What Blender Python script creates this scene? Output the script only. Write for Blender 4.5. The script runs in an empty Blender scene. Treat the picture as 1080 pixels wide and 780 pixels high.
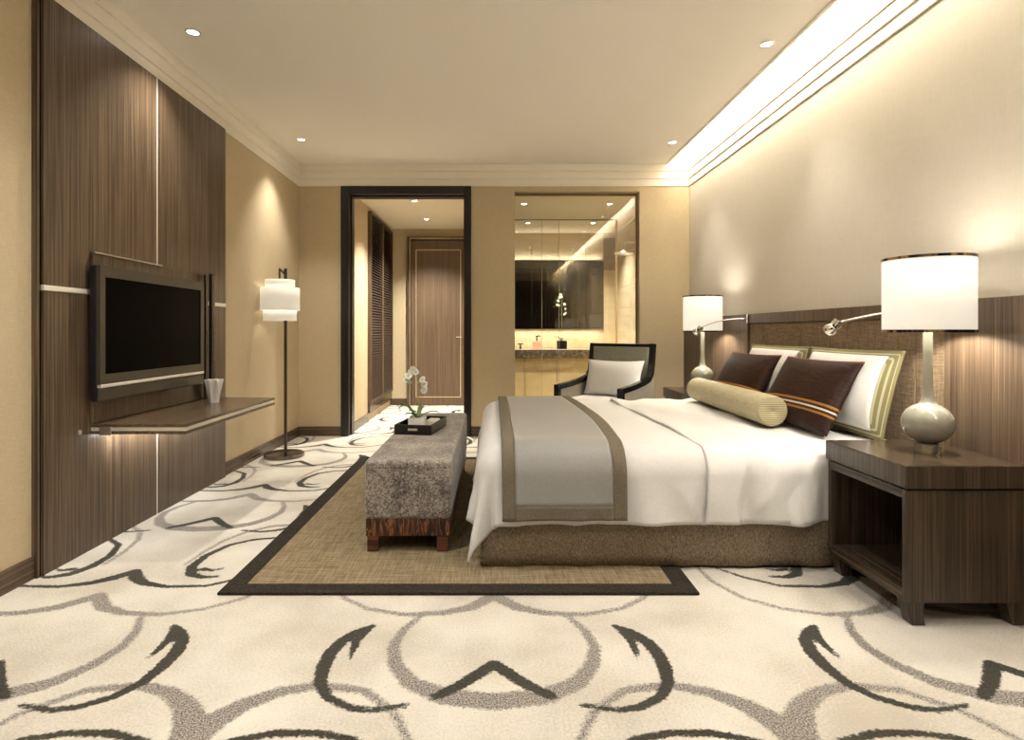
import bpy, bmesh, math, random
import numpy as np
from mathutils import Vector, Matrix
random.seed(7)
PI = math.pi
scene = bpy.context.scene
COL = scene.collection

# ------------------------------------------------------------------ camera
EYE = 1.10
cam_d = bpy.data.cameras.new('camera'); cam = bpy.data.objects.new('camera', cam_d); COL.objects.link(cam)
cam_d.sensor_width = 36.0; cam_d.lens = 36.0 * 610 / 1080
cam_d.shift_x = 19 / 1080; cam_d.shift_y = -40.5 / 1080
cam_d.clip_start = 0.05; cam_d.clip_end = 60
cam.location = (0, 0, EYE); cam.rotation_euler = (PI / 2, 0, 0)
scene.camera = cam
# ------------------------------------------------------------------ world, view, large lights
w = bpy.data.worlds.new('night'); scene.world = w; w.use_nodes = True
w.node_tree.nodes['Background'].inputs[0].default_value = (0.010, 0.014, 0.035, 1)
w.node_tree.nodes['Background'].inputs[1].default_value = 1.0
scene.view_settings.view_transform = 'Standard'; scene.view_settings.look = 'None'
scene.view_settings.gamma = 1.0; scene.view_settings.use_curve_mapping = False
scene.view_settings.exposure = 1.18
try:
    scene.cycles.use_denoising = True
    scene.cycles.max_bounces = 10; scene.cycles.diffuse_bounces = 6
    scene.cycles.sample_clamp_indirect = 40.0
    scene.cycles.caustics_reflective = False; scene.cycles.caustics_refractive = False
except Exception: pass
WARM = (1.0, 0.93, 0.81); SOFT = (1.0, 0.965, 0.91)
P_DOWN = 48; P_RIGHT = 20; P_FILL = 34; P_COVE = 105; P_TABLE = 1.2; P_HALL = 175; P_BATH = 100
YB, YF = -1.6, 6.1            # wall behind the camera, far wall
XL, XR = -2.06, 2.06
ZC = 2.86                     # ceiling
ZK = 2.63                     # cornice underside, ceilings of hall and bathroom
def area_light(name, loc, rot, sx, sy, power, col):
    d = bpy.data.lights.new(name, 'AREA'); d.shape = 'RECTANGLE'; d.size = sx; d.size_y = sy
    d.energy = power; d.color = col
    o = bpy.data.objects.new(name, d); COL.objects.link(o); o.location = loc; o.rotation_euler = rot
    return o
# hidden strip lamp lying in the cove above the right-hand wall
area_light('cove_strip_light', (1.66, (YB + YF) / 2, 2.96), (0, math.radians(-105), 0), 0.07, YF - YB - 0.1, P_COVE, SOFT)

# ------------------------------------------------------------------ materials
def mat(name, col, rough=0.6, metal=0.0, spec=0.5, **kw):
    m = bpy.data.materials.new(name); m.use_nodes = True
    b = m.node_tree.nodes['Principled BSDF']
    b.inputs['Base Color'].default_value = (*col, 1); b.inputs['Roughness'].default_value = rough
    b.inputs['Metallic'].default_value = metal; b.inputs['Specular IOR Level'].default_value = spec
    for k, v in kw.items(): b.inputs[k.replace('_', ' ')].default_value = v
    return m
def nt(m): return m.node_tree, m.node_tree.nodes['Principled BSDF']
def node(t, typ, **kw):
    n = t.nodes.new(typ)
    for k, v in kw.items():
        if k in n.inputs.keys(): n.inputs[k].default_value = v
        else: setattr(n, k, v)
    return n
def coords(t, scale=(1, 1, 1), rot=(0, 0, 0)):
    tc = node(t, 'ShaderNodeTexCoord'); mp = node(t, 'ShaderNodeMapping')
    mp.inputs['Scale'].default_value = scale; mp.inputs['Rotation'].default_value = rot
    t.links.new(tc.outputs['Object'], mp.inputs['Vector']); return mp.outputs[0]
def ramp(t, fac, stops):
    r = node(t, 'ShaderNodeValToRGB'); e = r.color_ramp.elements
    while len(e) < len(stops): e.new(0.5)
    for i, (p, c) in enumerate(stops): e[i].position = p; e[i].color = (*c, 1)
    t.links.new(fac, r.inputs[0]); return r.outputs[0]
def bump(t, b, h, strength=0.3, dist=0.01):
    n = node(t, 'ShaderNodeBump'); n.inputs['Strength'].default_value = strength; n.inputs['Distance'].default_value = dist
    t.links.new(h, n.inputs['Height']); t.links.new(n.outputs[0], b.inputs['Normal'])
def noise(t, vec, scale=5, detail=3, rough=0.5, dist=0.0):
    n = node(t, 'ShaderNodeTexNoise'); n.inputs['Scale'].default_value = scale; n.inputs['Detail'].default_value = detail
    n.inputs['Roughness'].default_value = rough; n.inputs['Distortion'].default_value = dist
    t.links.new(vec, n.inputs['Vector']); return n.outputs[0]
def math_n(t, op, a, b=None, clamp=False):
    n = node(t, 'ShaderNodeMath', operation=op, use_clamp=clamp)
    for i, v in enumerate((a, b)):
        if v is None: continue
        if isinstance(v, (int, float)): n.inputs[i].default_value = v
        else: t.links.new(v, n.inputs[i])
    return n.outputs[0]
def wood(name, cols, along='z', rough=0.32, scale=1.0, spec=0.5):
    """straight-grained veneer, grain along one axis"""
    m = mat(name, cols[0], rough, spec=spec); t, b = nt(m)
    s = {'z': (1, 1, .012), 'y': (1, .012, 1), 'x': (.012, 1, 1)}[along]
    v = coords(t, s)
    n1 = noise(t, v, 170 * scale, 3, .6); n2 = noise(t, v, 60 * scale, 2, .5)
    f = math_n(t, 'ADD', math_n(t, 'MULTIPLY', n1, .6), math_n(t, 'MULTIPLY', n2, .4))
    c = ramp(t, f, [(.38, cols[0]), (.50, cols[1]), (.62, cols[2])])
    t.links.new(c, b.inputs['Base Color']); bump(t, b, n1, .08, .004)
    return m
def fabric(name, c1, c2, scale=120, rough=0.9, strength=.4, stretch=(1, 1, 1), sheen=0.0, lo=.35, hi=.65, detail=3):
    m = mat(name, c1, rough, spec=.2); t, b = nt(m)
    n = noise(t, coords(t, stretch), scale, detail, .65)
    t.links.new(ramp(t, n, [(lo, c1), (hi, c2)]), b.inputs['Base Color'])
    bump(t, b, n, strength, .006)
    if sheen: b.inputs['Sheen Weight'].default_value = sheen
    return m
def weave(name, c1, c2, scale=260, rough=.85, strength=.3, axes='xz'):
    """crossed threads"""
    m = mat(name, c1, rough, spec=.2); t, b = nt(m)
    a = [noise(t, coords(t, {'x': (.06, 1, 1), 'y': (1, .06, 1), 'z': (1, 1, .06)}[k]), scale, 2, .6) for k in axes]
    f = math_n(t, 'MULTIPLY', math_n(t, 'ADD', a[0], a[1]), .5)
    t.links.new(ramp(t, f, [(.38, c1), (.62, c2)]), b.inputs['Base Color'])
    bump(t, b, f, strength, .005); return m
def emit(name, col, strength, base=(.9, .9, .9)):
    m = mat(name, base, .6); t, b = nt(m)
    b.inputs['Emission Color'].default_value = (*col, 1); b.inputs['Emission Strength'].default_value = strength
    return m

WD = ((.042, .026, .015), (.092, .061, .037), (.172, .117, .070))
M = {}
M['wood'] = wood('walnut veneer upright grain', WD, 'z', .36)
WD_SHADED = ((.024, .016, .010), (.052, .036, .023), (.105, .073, .046))  # wall-panel walnut again, tones darkened to stand in for weaker light
M['wood_ns'] = wood('shade-darkened nightstand veneer', WD_SHADED, 'z', .34)
M['wood_ns_y_shaded'] = wood('shade-darkened nightstand veneer lengthwise', WD_SHADED, 'y', .22)
M['wood_y'] = wood('walnut veneer grain along the wall', WD, 'y', .25)
M['wood_x'] = wood('walnut veneer grain across', WD, 'x', .30)
M['wood_head'] = wood('headboard veneer', ((.070, .046, .030), (.120, .080, .050), (.185, .128, .082)), 'z', .36)
M['wood_door'] = wood('door veneer', ((.085, .056, .035), (.125, .083, .052), (.165, .112, .070)), 'z', .4)
M['ebony'] = wood('near black frame wood', ((.006, .005, .004), (.011, .009, .007), (.018, .014, .010)), 'z', .35)
M['louvre'] = mat('dark louvre wood', (.070, .044, .030), .45)
M['zebra'] = None
m = mat('zebrano veneer', (.1, .03, .02), .3); t, b = nt(m)
n = noise(t, coords(t, (1, 1, .16)), 44, 2, .5, .9)
t.links.new(ramp(t, n, [(.36, (.012, .004, .003)), (.48, (.055, .016, .008)), (.54, (.30, .12, .045)), (.59, (.040, .011, .006))]), b.inputs['Base Color']); M['zebra'] = m
m = mat('zebrano leg', (.1, .03, .02), .35); t, b = nt(m)
n = noise(t, coords(t, (.05, .05, 1)), 60, 2, .5)
t.links.new(ramp(t, n, [(.40, (.035, .011, .006)), (.60, (.15, .050, .022))]), b.inputs['Base Color']); M['zebra_leg'] = m
M['wallpaper'] = weave('gold grasscloth wallpaper', (.51, .42, .275), (.59, .49, .33), 300, .75, .15, 'yz')
M['wallpaper_x'] = weave('gold grasscloth wallpaper far wall', (.51, .42, .275), (.59, .49, .33), 300, .75, .15, 'xz')
M['cream_wall'] = weave('cream woven wallcovering', (.66, .615, .535), (.70, .655, .575), 240, .8, .10, 'yz')
M['ceiling'] = mat('matt warm ceiling paint', (.91, .875, .80), .9, spec=.2)
M['cornice'] = mat('white cornice paint', (.84, .79, .70), .7, spec=.3)
M['hall_paint'] = mat('hall ceiling paint', (.80, .72, .57), .9, spec=.2)
M['steel'] = mat('brushed steel', (.78, .75, .70), .28, 1.0)
M['chrome'] = mat('chrome', (.86, .84, .80), .08, 1.0)
M['dark_chrome'] = mat('dark polished metal', (.20, .18, .16), .22, 1.0)
M['bronze'] = mat('dark bronze', (.10, .085, .07), .30, .9)
M['bronze_warm'] = mat('warm bronze frame', (.22, .155, .075), .4, .3)
M['brass'] = mat('pale brass inlay', (.72, .58, .36), .35, .8)
M['white_strip'] = mat('pale aluminium strip', (.86, .82, .74), .35, .3)
M['tv_body'] = mat('television casing bronze grey', (.075, .064, .048), .35, .3)
M['tv_side'] = mat('television black side', (.010, .010, .011), .4)
M['screen'] = mat('switched off screen', (.0015, .0012, .001), .30, spec=.02)
M['black'] = mat('black lacquer', (.007, .007, .006), .22)
M['white_ceramic'] = mat('white ceramic', (.82, .80, .76), .3)
M['cream_soap'] = mat('cream wax', (.80, .74, .62), .5)
M['linen'] = fabric('white cotton bed linen', (.655, .645, .63), (.69, .68, .662), 60, .8, .05)
M['linen2'] = fabric('white cotton top sheet', (.66, .65, .635), (.695, .685, .668), 60, .8, .05)
M['throw'] = fabric('satin grey throw', (.29, .285, .27), (.32, .312, .295), 90, .42, .04, sheen=.2)
M['throw_edge'] = fabric('taupe throw border', (.125, .102, .072), (.215, .18, .132), 240, .85, .4)
M['skirt'] = fabric('brown slub bed skirt', (.13, .096, .062), (.35, .28, .195), 250, .95, .4, (1, 1, .35))
M['bench'] = None
m = mat('mottled grey velvet', (.15, .12, .1), .8, spec=.25); t, b = nt(m)
n1 = noise(t, coords(t), 62, 3, .7, 1.5); n2 = noise(t, coords(t, (1, .6, 1)), 9, 2, .5, .4)
f = math_n(t, 'ADD', math_n(t, 'MULTIPLY', n1, .72), math_n(t, 'MULTIPLY', n2, .28))
t.links.new(ramp(t, f, [(.38, (.060, .050, .042)), (.49, (.17, .148, .126)), (.60, (.42, .37, .32))]), b.inputs['Base Color'])
bump(t, b, n1, .5, .006); b.inputs['Sheen Weight'].default_value = .35; M['bench'] = m
M['rug'] = weave('sisal coloured woven rug', (.150, .112, .062), (.31, .245, .150), 150, .95, .6, 'xy')
M['rug_edge'] = fabric('dark brown rug border', (.012, .009, .007), (.050, .039, .030), 130, .95, .5)
M['head_fabric'] = weave('brown textured headboard fabric', (.17, .118, .072), (.36, .265, .17), 240, .9, .5, 'yz')
M['olive'] = None
m = mat('olive jacquard sham border', (.3, .27, .14), .75, spec=.3); t, b = nt(m)
tc = node(t, 'ShaderNodeAttribute', attribute_name='edge')
wv = math_n(t, 'GREATER_THAN', math_n(t, 'FRACT', math_n(t, 'MULTIPLY', tc.outputs['Fac'], 3.2)), .62)
t.links.new(ramp(t, wv, [(.4, (.19, .168, .078)), (.6, (.40, .37, .24))]), b.inputs['Base Color']); M['olive'] = m
M['bolster'] = weave('pale olive bolster silk', (.40, .36, .225), (.52, .475, .32), 160, .6, .15, 'yz')
M['bolster_end'] = mat('ribbed bolster end', (.50, .45, .28), .6); t, b = nt(M['bolster_end'])
wv = node(t, 'ShaderNodeTexWave', wave_type='BANDS', bands_direction='Y'); wv.inputs['Scale'].default_value = 26
t.links.new(coords(t), wv.inputs['Vector'])
t.links.new(ramp(t, wv.outputs['Fac'], [(.15, (.27, .235, .125)), (.5, (.52, .47, .29))]), b.inputs['Base Color'])
m = mat('brown silk cushion with stripes', (.03, .015, .01), .5, spec=.2); t, b = nt(m)
at = node(t, 'ShaderNodeAttribute', attribute_name='edge')
n = noise(t, coords(t, (.3, .1, 1)), 130, 3, .6)
base = ramp(t, n, [(.35, (.013, .0045, .003)), (.65, (.042, .017, .011))])
band = ramp(t, at.outputs['Fac'], [(0, (0, 0, 0))])
rr = band.node.color_ramp; rr.interpolation = 'CONSTANT'
for p, c in ((.215, (.34, .15, .03)), (.245, (.03, .012, .008)), (.275, (.62, .55, .46)), (.300, (.03, .012, .008)), (.330, (.34, .15, .03)), (.360, (0, 0, 0)), (.965, (.16, .02, .016))):
    e = rr.elements.new(p); e.color = (*c, 1)
lum = math_n(t, 'GREATER_THAN', band, .001)
mx = node(t, 'ShaderNodeMix', data_type='RGBA'); t.links.new(lum, mx.inputs[0]); t.links.new(base, mx.inputs[6]); t.links.new(band, mx.inputs[7])
t.links.new(mx.outputs[2], b.inputs['Base Color']); bump(t, b, n, .25, .004); M['brown_silk'] = m
M['chair_fabric'] = fabric('grey green chair velvet', (.19, .185, .145), (.25, .24, .19), 90, .7, .15, sheen=.3)
M['chair_side'] = fabric('grey chair side cloth', (.25, .225, .18), (.32, .29, .235), 150, .8, .15)
M['shade'] = emit('lit white lamp shade', (1.0, .91, .77), .28, (.75, .73, .68))
M['shade_floor'] = emit('lit pale floor lamp shade', (1.0, .90, .74), .16, (.8, .78, .72))
M['bulb'] = emit('lit lamp bulb', (1.0, .93, .8), 14)
M['glaze'] = mat('grey green crackle glaze', (.31, .295, .235), .07, spec=.8, Coat_Weight=.6)
M['acrylic'] = mat('clear acrylic foot', (.78, .74, .64), .04, spec=.7, Transmission_Weight=.8)
M['shade_rim'] = None
m = mat('tortoiseshell shade rim', (.3, .2, .1), .25, .6); t, b = nt(m)
t.links.new(ramp(t, noise(t, coords(t, (1, 1, .2)), 26, 2, .5), [(.42, (.012, .010, .010)), (.50, (.12, .09, .07)), (.56, (.55, .36, .16))]), b.inputs['Base Color']); M['shade_rim'] = m
M['leaf'] = mat('orchid leaf', (.10, .16, .035), .4)
M['stem'] = mat('orchid stem', (.30, .30, .12), .5)
M['petal'] = mat('orchid petal', (.86, .85, .76), .6, Subsurface_Weight=.1)
M['petal_c'] = mat('orchid throat', (.62, .58, .18), .6)
def marble(name, c1, c2, scale=3, rough=.18, stretch=(1, 1, 1), d=1.2):
    m = mat(name, c1, rough); t, b = nt(m); n = noise(t, coords(t, stretch), scale, 5, .6, d)
    t.links.new(ramp(t, n, [(.35, c1), (.65, c2)]), b.inputs['Base Color']); return m
M['tile'] = marble('honey travertine', (.60, .49, .31), (.72, .61, .43), 3, .22, (.15, .15, 1.6))
M['vanity'] = marble('golden onyx panel', (.56, .45, .26), (.68, .57, .37), 2.2, .2, (.3, .3, 1.2))
M['counter'] = None
m = mat('brown veined marble', (.08, .06, .05), .12); t, b = nt(m)
n = noise(t, coords(t), 9, 6, .7, 2.2)
t.links.new(ramp(t, n, [(.30, (.035, .026, .018)), (.52, (.13, .10, .072)), (.60, (.28, .22, .16)), (.66, (.09, .068, .05))]), b.inputs['Base Color']); M['counter'] = m
M['brown_stone'] = mat('brown stone panel', (.30, .22, .13), .3)
M['counter_top'] = mat('pale counter top', (.75, .66, .50), .15)
M['mirror'] = mat('smoked mirror', (.085, .075, .065), .03, 1.0)
M['pink'] = mat('pink soap bottle', (.74, .42, .32), .3)
M['curtain'] = fabric('charcoal curtain', (.06, .058, .055), (.10, .096, .09), 60, .9, .1)
M['led'] = emit('warm led strip', (1.0, .88, .66), 1.0)
M['night'] = mat('night window glass', (.006, .009, .03), .05)
def thin_glass(name, tint, amount=.14):
    m = bpy.data.materials.new(name); m.use_nodes = True; t = m.node_tree; t.nodes.clear()
    o = t.nodes.new('ShaderNodeOutputMaterial'); tr = t.nodes.new('ShaderNodeBsdfTransparent'); tr.inputs[0].default_value = (*tint, 1)
    g = t.nodes.new('ShaderNodeBsdfGlossy'); g.inputs['Roughness'].default_value = .0; g.inputs[0].default_value = (1, 1, 1, 1)
    fr = t.nodes.new('ShaderNodeFresnel'); fr.inputs[0].default_value = 1.5
    ad = t.nodes.new('ShaderNodeMath'); ad.operation = 'MULTIPLY'; ad.inputs[1].default_value = amount / .04; ad.use_clamp = True
    mx = t.nodes.new('ShaderNodeMixShader'); t.links.new(fr.outputs[0], ad.inputs[0]); t.links.new(ad.outputs[0], mx.inputs[0])
    t.links.new(tr.outputs[0], mx.inputs[1]); t.links.new(g.outputs[0], mx.inputs[2]); t.links.new(mx.outputs[0], o.inputs[0]); return m
M['glass'] = thin_glass('clear pane', (.975, .97, .94), .032)
M['glass_edge'] = mat('polished glass edge', (.30, .29, .22), .1)

# ------------------------------------------------------------------ builders
def wloc(p):
    v = Vector((0, 0, 0))
    while p is not None: v += p.location; p = p.parent
    return v
class MB:
    def __init__(s): s.v = []; s.f = []; s.att = []
    def box(s, x0, x1, y0, y1, z0, z1):
        n = len(s.v)
        s.v += [(x0,y0,z0),(x1,y0,z0),(x1,y1,z0),(x0,y1,z0),(x0,y0,z1),(x1,y0,z1),(x1,y1,z1),(x0,y1,z1)]
        s.f += [tuple(n+i for i in q) for q in ((0,3,2,1),(4,5,6,7),(0,1,5,4),(1,2,6,5),(2,3,7,6),(3,0,4,7))]
        return s
    def lathe(s, prof, c=(0, 0, 0), seg=32, cap=True, sq=None):
        n = len(s.v); k = len(prof)
        for r, z in prof:
            for i in range(seg):
                a = 2*PI*i/seg; rr = r*(sq(a, z) if sq else 1)
                s.v.append((c[0]+rr*math.cos(a), c[1]+rr*math.sin(a), c[2]+z))
        for j in range(k-1):
            for i in range(seg):
                a, b = n+j*seg+i, n+j*seg+(i+1) % seg
                s.f.append((a, b, b+seg, a+seg))
        if cap:
            s.f.append(tuple(n+i for i in reversed(range(seg)))); s.f.append(tuple(n+(k-1)*seg+i for i in range(seg)))
        return s
    def tube(s, pts, r, seg=10, cap=True):
        pts = [Vector(p) for p in pts]; n = len(s.v); up = Vector((0, 0, 1)); k = len(pts)
        rs = r if isinstance(r, (list, tuple)) else [r]*k
        for j, p in enumerate(pts):
            d = (pts[min(j+1, k-1)] - pts[max(j-1, 0)]).normalized()
            u = d.cross(up)
            if u.length < 1e-3: u = d.cross(Vector((1, 0, 0)))
            u.normalize(); q = d.cross(u)
            for i in range(seg):
                a = 2*PI*i/seg; s.v.append(tuple(p + (u*math.cos(a)+q*math.sin(a))*rs[j]))
        for j in range(k-1):
            for i in range(seg):
                a, b = n+j*seg+i, n+j*seg+(i+1) % seg
                s.f.append((a, b, b+seg, a+seg))
        if cap:
            s.f.append(tuple(n+i for i in reversed(range(seg)))); s.f.append(tuple(n+(k-1)*seg+i for i in range(seg)))
        return s
    def prism(s, poly, axis, a, b):
        """polygon extruded along an axis: poly in the two other axes in order"""
        n = len(s.v); k = len(poly)
        for h in (a, b):
            for p, q in poly:
                s.v.append({'x': (h, p, q), 'y': (p, h, q), 'z': (p, q, h)}[axis])
        s.f.append(tuple(n+i for i in range(k))); s.f.append(tuple(n+k+i for i in reversed(range(k))))
        for i in range(k):
            j = (i+1) % k; s.f.append((n+i, n+k+i, n+k+j, n+j))
        return s
    def grid(s, pts, nu, nv):
        n = len(s.v); s.v += pts
        for j in range(nv-1):
            for i in range(nu-1):
                a = n+j*nu+i; s.f.append((a, a+1, a+nu+1, a+nu))
        return s
    def build(s, name, m, parent=None, bevel=0, smooth=False, local=False, seg=2, solid=0, subsurf=0):
        me = bpy.data.meshes.new(name); off = Vector((0, 0, 0)) if local else wloc(parent)
        me.from_pydata([tuple(Vector(v)-off) for v in s.v], [], s.f)
        bm = bmesh.new(); bm.from_mesh(me); bmesh.ops.recalc_face_normals(bm, faces=bm.faces); bm.to_mesh(me); bm.free()
        me.materials.append(m if not isinstance(m, str) else M[m])
        if smooth:
            me.polygons.foreach_set('use_smooth', [True]*len(me.polygons))
        o = bpy.data.objects.new(name, me); COL.objects.link(o); o.parent = parent
        if smooth == 'auto':
            try: me.set_sharp_from_angle(angle=math.radians(38))
            except Exception: pass
        if solid:
            md = o.modifiers.new('thick', 'SOLIDIFY'); md.thickness = solid; md.offset = -1
        if bevel:
            md = o.modifiers.new('bevel', 'BEVEL'); md.width = bevel; md.segments = seg; md.limit_method = 'ANGLE'
            md.harden_normals = False
        if subsurf:
            md = o.modifiers.new('sub', 'SUBSURF'); md.levels = subsurf; md.render_levels = subsurf
        return o
def bx(x0, x1, y0, y1, z0, z1): return MB().box(x0, x1, y0, y1, z0, z1)
def tag(o, label=None, cat=None, group=None, kind=None):
    if label: o['label'] = label
    if cat: o['category'] = cat
    if group: o['group'] = group
    if kind: o['kind'] = kind
    return o
def thing(name, loc, label, cat, group=None, rz=0):
    o = bpy.data.objects.new(name, None); COL.objects.link(o); o.location = loc; o.rotation_euler = (0, 0, rz)
    o.empty_display_size = .1
    return tag(o, label, cat, group)
def struct(o, label, cat=None): return tag(o, label, cat, None, 'structure')
def copy_tree(o, parent=None):
    c = o.copy(); COL.objects.link(c); c.parent = parent
    for ch in [k for k in bpy.data.objects if k.parent == o]: copy_tree(ch, c)
    return c

# ================================================================== THE ROOM
# ---- carpet pattern: strokes (u across, v along) in one repeat of 1.65 x 1.50 m, mirrored about u = 0
PX, PY = 1.65, 1.50
GREY = [
 ([(.285,2.235),(.335,2.13),(.352,2.02),(.325,1.91),(.26,1.81),(.15,1.745),(0,1.72)], [.012,.016,.020,.025,.030,.038,.040]),
 ([(.193,1.235),(.20,1.40),(.233,1.56),(.291,1.676),(.40,1.775),(.548,1.80),(.66,1.765),(.745,1.70),(.80,1.62),(.825,1.545)], [.010,.011,.012,.013,.016,.020,.025,.034,.046,.050]),
 ([(0,2.41),(.09,2.31),(.20,2.262),(.353,2.25),(.50,2.295),(.62,2.39),(.69,2.55),(.70,2.70),(.66,2.82)], [.032,.028,.020,.014,.012,.012,.012,.011,.010]),
]
DARK = [
 ([(0,1.915),(.045,1.865),(.10,1.805),(.175,1.745)], [.024,.024,.022,.018]),
 ([(.452,2.162),(.500,2.118),(.540,2.06),(.560,1.985),(.560,1.90),(.545,1.81),(.503,1.743),(.43,1.695),(.36,1.680),(.254,1.705)], [.014,.022,.024,.025,.024,.020,.017,.015,.013,.010]),
 ([(.468,2.135),(.488,2.06),(.488,1.995),(.482,1.94)], [.016,.016,.012,.005]),
 ([(0,2.655),(.05,2.585),(.12,2.53),(.234,2.495),(.41,2.505),(.54,2.60),(.62,2.70)], [.026,.030,.022,.014,.012,.012,.009]),
 ([(.41,2.60),(.34,2.592),(.275,2.625),(.235,2.71),(.235,2.84),(.286,2.985),(.38,3.06),(.484,3.085),(.60,3.085),(.72,3.05),(.80,2.98)], [.010,.016,.024,.024,.019,.016,.014,.014,.016,.013,.007]),
 ([(.30,2.68),(.35,2.665),(.39,2.69)], [.018,.012,.008]),
]
def stroke_field(X, Y, strokes):
    """signed distance to the tapered strokes"""
    u = np.abs((X + PX/2) % PX - PX/2)
    best = np.full(X.shape, 9.0)
    for dv in (-1, 0, 1):
        v = (Y - 1.235) % PY + 1.235 + dv*PY
        for uu in (u, -u, PX - u):
            for pts, wid in strokes:
                for (a, b), (c, d), w0, w1 in zip(pts[:-1], pts[1:], wid[:-1], wid[1:]):
                    dx, dy = c-a, d-b; tt = np.clip(((uu-a)*dx + (v-b)*dy)/(dx*dx+dy*dy), 0, 1)
                    np.minimum(best, np.hypot(uu-a-tt*dx, v-b-tt*dy) - (w0+(w1-w0)*tt), out=best)
    return best
def field_tile(strokes, n=132, m=120):
    xs = np.linspace(0, PX, n+1); ys = np.linspace(0, PY, m+1)
    X, Y = np.meshgrid(xs, ys); return xs, ys, stroke_field(X, Y, strokes)
def carpet(name, x0, x1, y0, y1, step=.0125):
    nu = int((x1-x0)/step)+1; nv = int((y1-y0)/step)+1
    xs = np.linspace(x0, x1, nu); ys = np.linspace(y0, y1, nv)
    X, Y = np.meshgrid(xs, ys)
    me = bpy.data.meshes.new(name); N = nu*nv
    co = np.zeros((N, 3), dtype=np.float32); co[:, 0] = X.ravel(); co[:, 1] = Y.ravel()
    idx = np.arange(N).reshape(nv, nu)
    q = np.stack([idx[:-1, :-1], idx[:-1, 1:], idx[1:, 1:], idx[1:, :-1]], -1).reshape(-1, 4)
    me.vertices.add(N); me.vertices.foreach_set('co', co.ravel())
    me.loops.add(q.size); me.loops.foreach_set('vertex_index', q.ravel().astype(np.int32))
    me.polygons.add(len(q)); me.polygons.foreach_set('loop_start', np.arange(0, q.size, 4, dtype=np.int32))
    me.update(calc_edges=True)
    for nm, fl in (('grey', FG), ('dark', FD)):
        tx, ty, F = fl; n, m_ = len(tx)-1, len(ty)-1
        fx = ((X % PX)/PX*n); fy = ((Y % PY)/PY*m_)
        i = np.clip(fx.astype(int), 0, n-1); j = np.clip(fy.astype(int), 0, m_-1); a = fx-i; b = fy-j
        val = F[j, i]*(1-a)*(1-b)+F[j, i+1]*a*(1-b)+F[j+1, i]*(1-a)*b+F[j+1, i+1]*a*b
        at = me.attributes.new(nm, 'FLOAT', 'POINT'); at.data.foreach_set('value', val.ravel().astype(np.float32))
    me.materials.append(M['carpet'])
    o = bpy.data.objects.new(name, me); COL.objects.link(o); return o
FG = field_tile(GREY); FD = field_tile(DARK)
m = mat('cream carpet with grey and charcoal scrolls', (.7, .65, .55), .95, spec=.1); t, b = nt(m)
v = coords(t)
pile = noise(t, v, 120, 3, .75); speck = noise(t, v, 190, 4, .8); blot = noise(t, v, 2.2, 3, .5); rag = noise(t, v, 75, 3, .7)
cream = ramp(t, math_n(t, 'ADD', math_n(t, 'MULTIPLY', blot, .55), math_n(t, 'MULTIPLY', pile, .45)), [(.40, (.54, .495, .415)), (.52, (.69, .65, .575)), (.62, (.77, .735, .665))])
greyc = ramp(t, speck, [(.44, (.085, .072, .062)), (.50, (.26, .23, .205)), (.57, (.56, .515, .46))])
darkc = ramp(t, pile, [(.35, (.020, .018, .012)), (.65, (.070, .063, .045))])
def mask(attr, wob, soft):
    a = node(t, 'ShaderNodeAttribute', attribute_name=attr)
    d = math_n(t, 'ADD', a.outputs['Fac'], math_n(t, 'MULTIPLY', math_n(t, 'SUBTRACT', rag, .5), wob))
    return math_n(t, 'SUBTRACT', 1.0, math_n(t, 'DIVIDE', math_n(t, 'ADD', d, soft/2), soft, True), True)
def mixc(f, a, b_):
    x = node(t, 'ShaderNodeMix', data_type='RGBA'); t.links.new(f, x.inputs[0]); t.links.new(a, x.inputs[6]); t.links.new(b_, x.inputs[7]); return x.outputs[2]
c = mixc(mask('grey', .045, .012), cream, greyc); c = mixc(mask('dark', .03, .006), c, darkc)
t.links.new(c, b.inputs['Base Color']); bump(t, b, pile, .7, .012); b.inputs['Sheen Weight'].default_value = .15
M['carpet'] = m
fl = carpet('floor', XL, XR, YB, YF + .10)
struct(fl, 'cream carpet with grey and charcoal scroll pattern across the bedroom floor', 'carpet')
fl2 = carpet('floor_hall', -1.55, -.20, YF + .10, 8.65, .016)
struct(fl2, 'cream scroll carpet running into the entrance hall', 'carpet')

# ---- walls
struct(bx(XL-.12, XL, YB, YF+.16, 0, 3.2).build('wall_left', 'wallpaper'), 'gold grasscloth wall with the television panel', 'wall')
struct(bx(XR, XR+.12, YB, YF+.16, 0, 3.2).build('wall_right', 'cream_wall'), 'cream woven wall above the headboard', 'wall')
WB0, WB1 = YF, YF + .16
DX0, DX1, DZ = -1.61, -.24, ZK
WX0, WX1, WZ0, WZ1 = .22, 1.535, .10, 2.575
mb = MB()
mb.box(XL, DX0+.01, WB0, WB1, 0, 3.2); mb.box(DX1-.01, WX0, WB0, WB1, 0, 3.2); mb.box(WX1, XR, WB0, WB1, 0, 3.2)
mb.box(DX0+.01, DX1-.01, WB0, WB1, DZ-.01, 3.2); mb.box(WX0, WX1, WB0, WB1, WZ1, 3.2); mb.box(WX0, WX1, WB0, WB1, 0, WZ0)
struct(mb.build('wall_back', 'wallpaper_x'), 'gold grasscloth far wall with doorway and bathroom window', 'wall')
struct(bx(XL-.12, XR+.12, YB-.12, YB, 0, 3.2).build('wall_front', 'wallpaper_x'), 'gold grasscloth wall opposite the doorway', 'wall')
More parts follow.
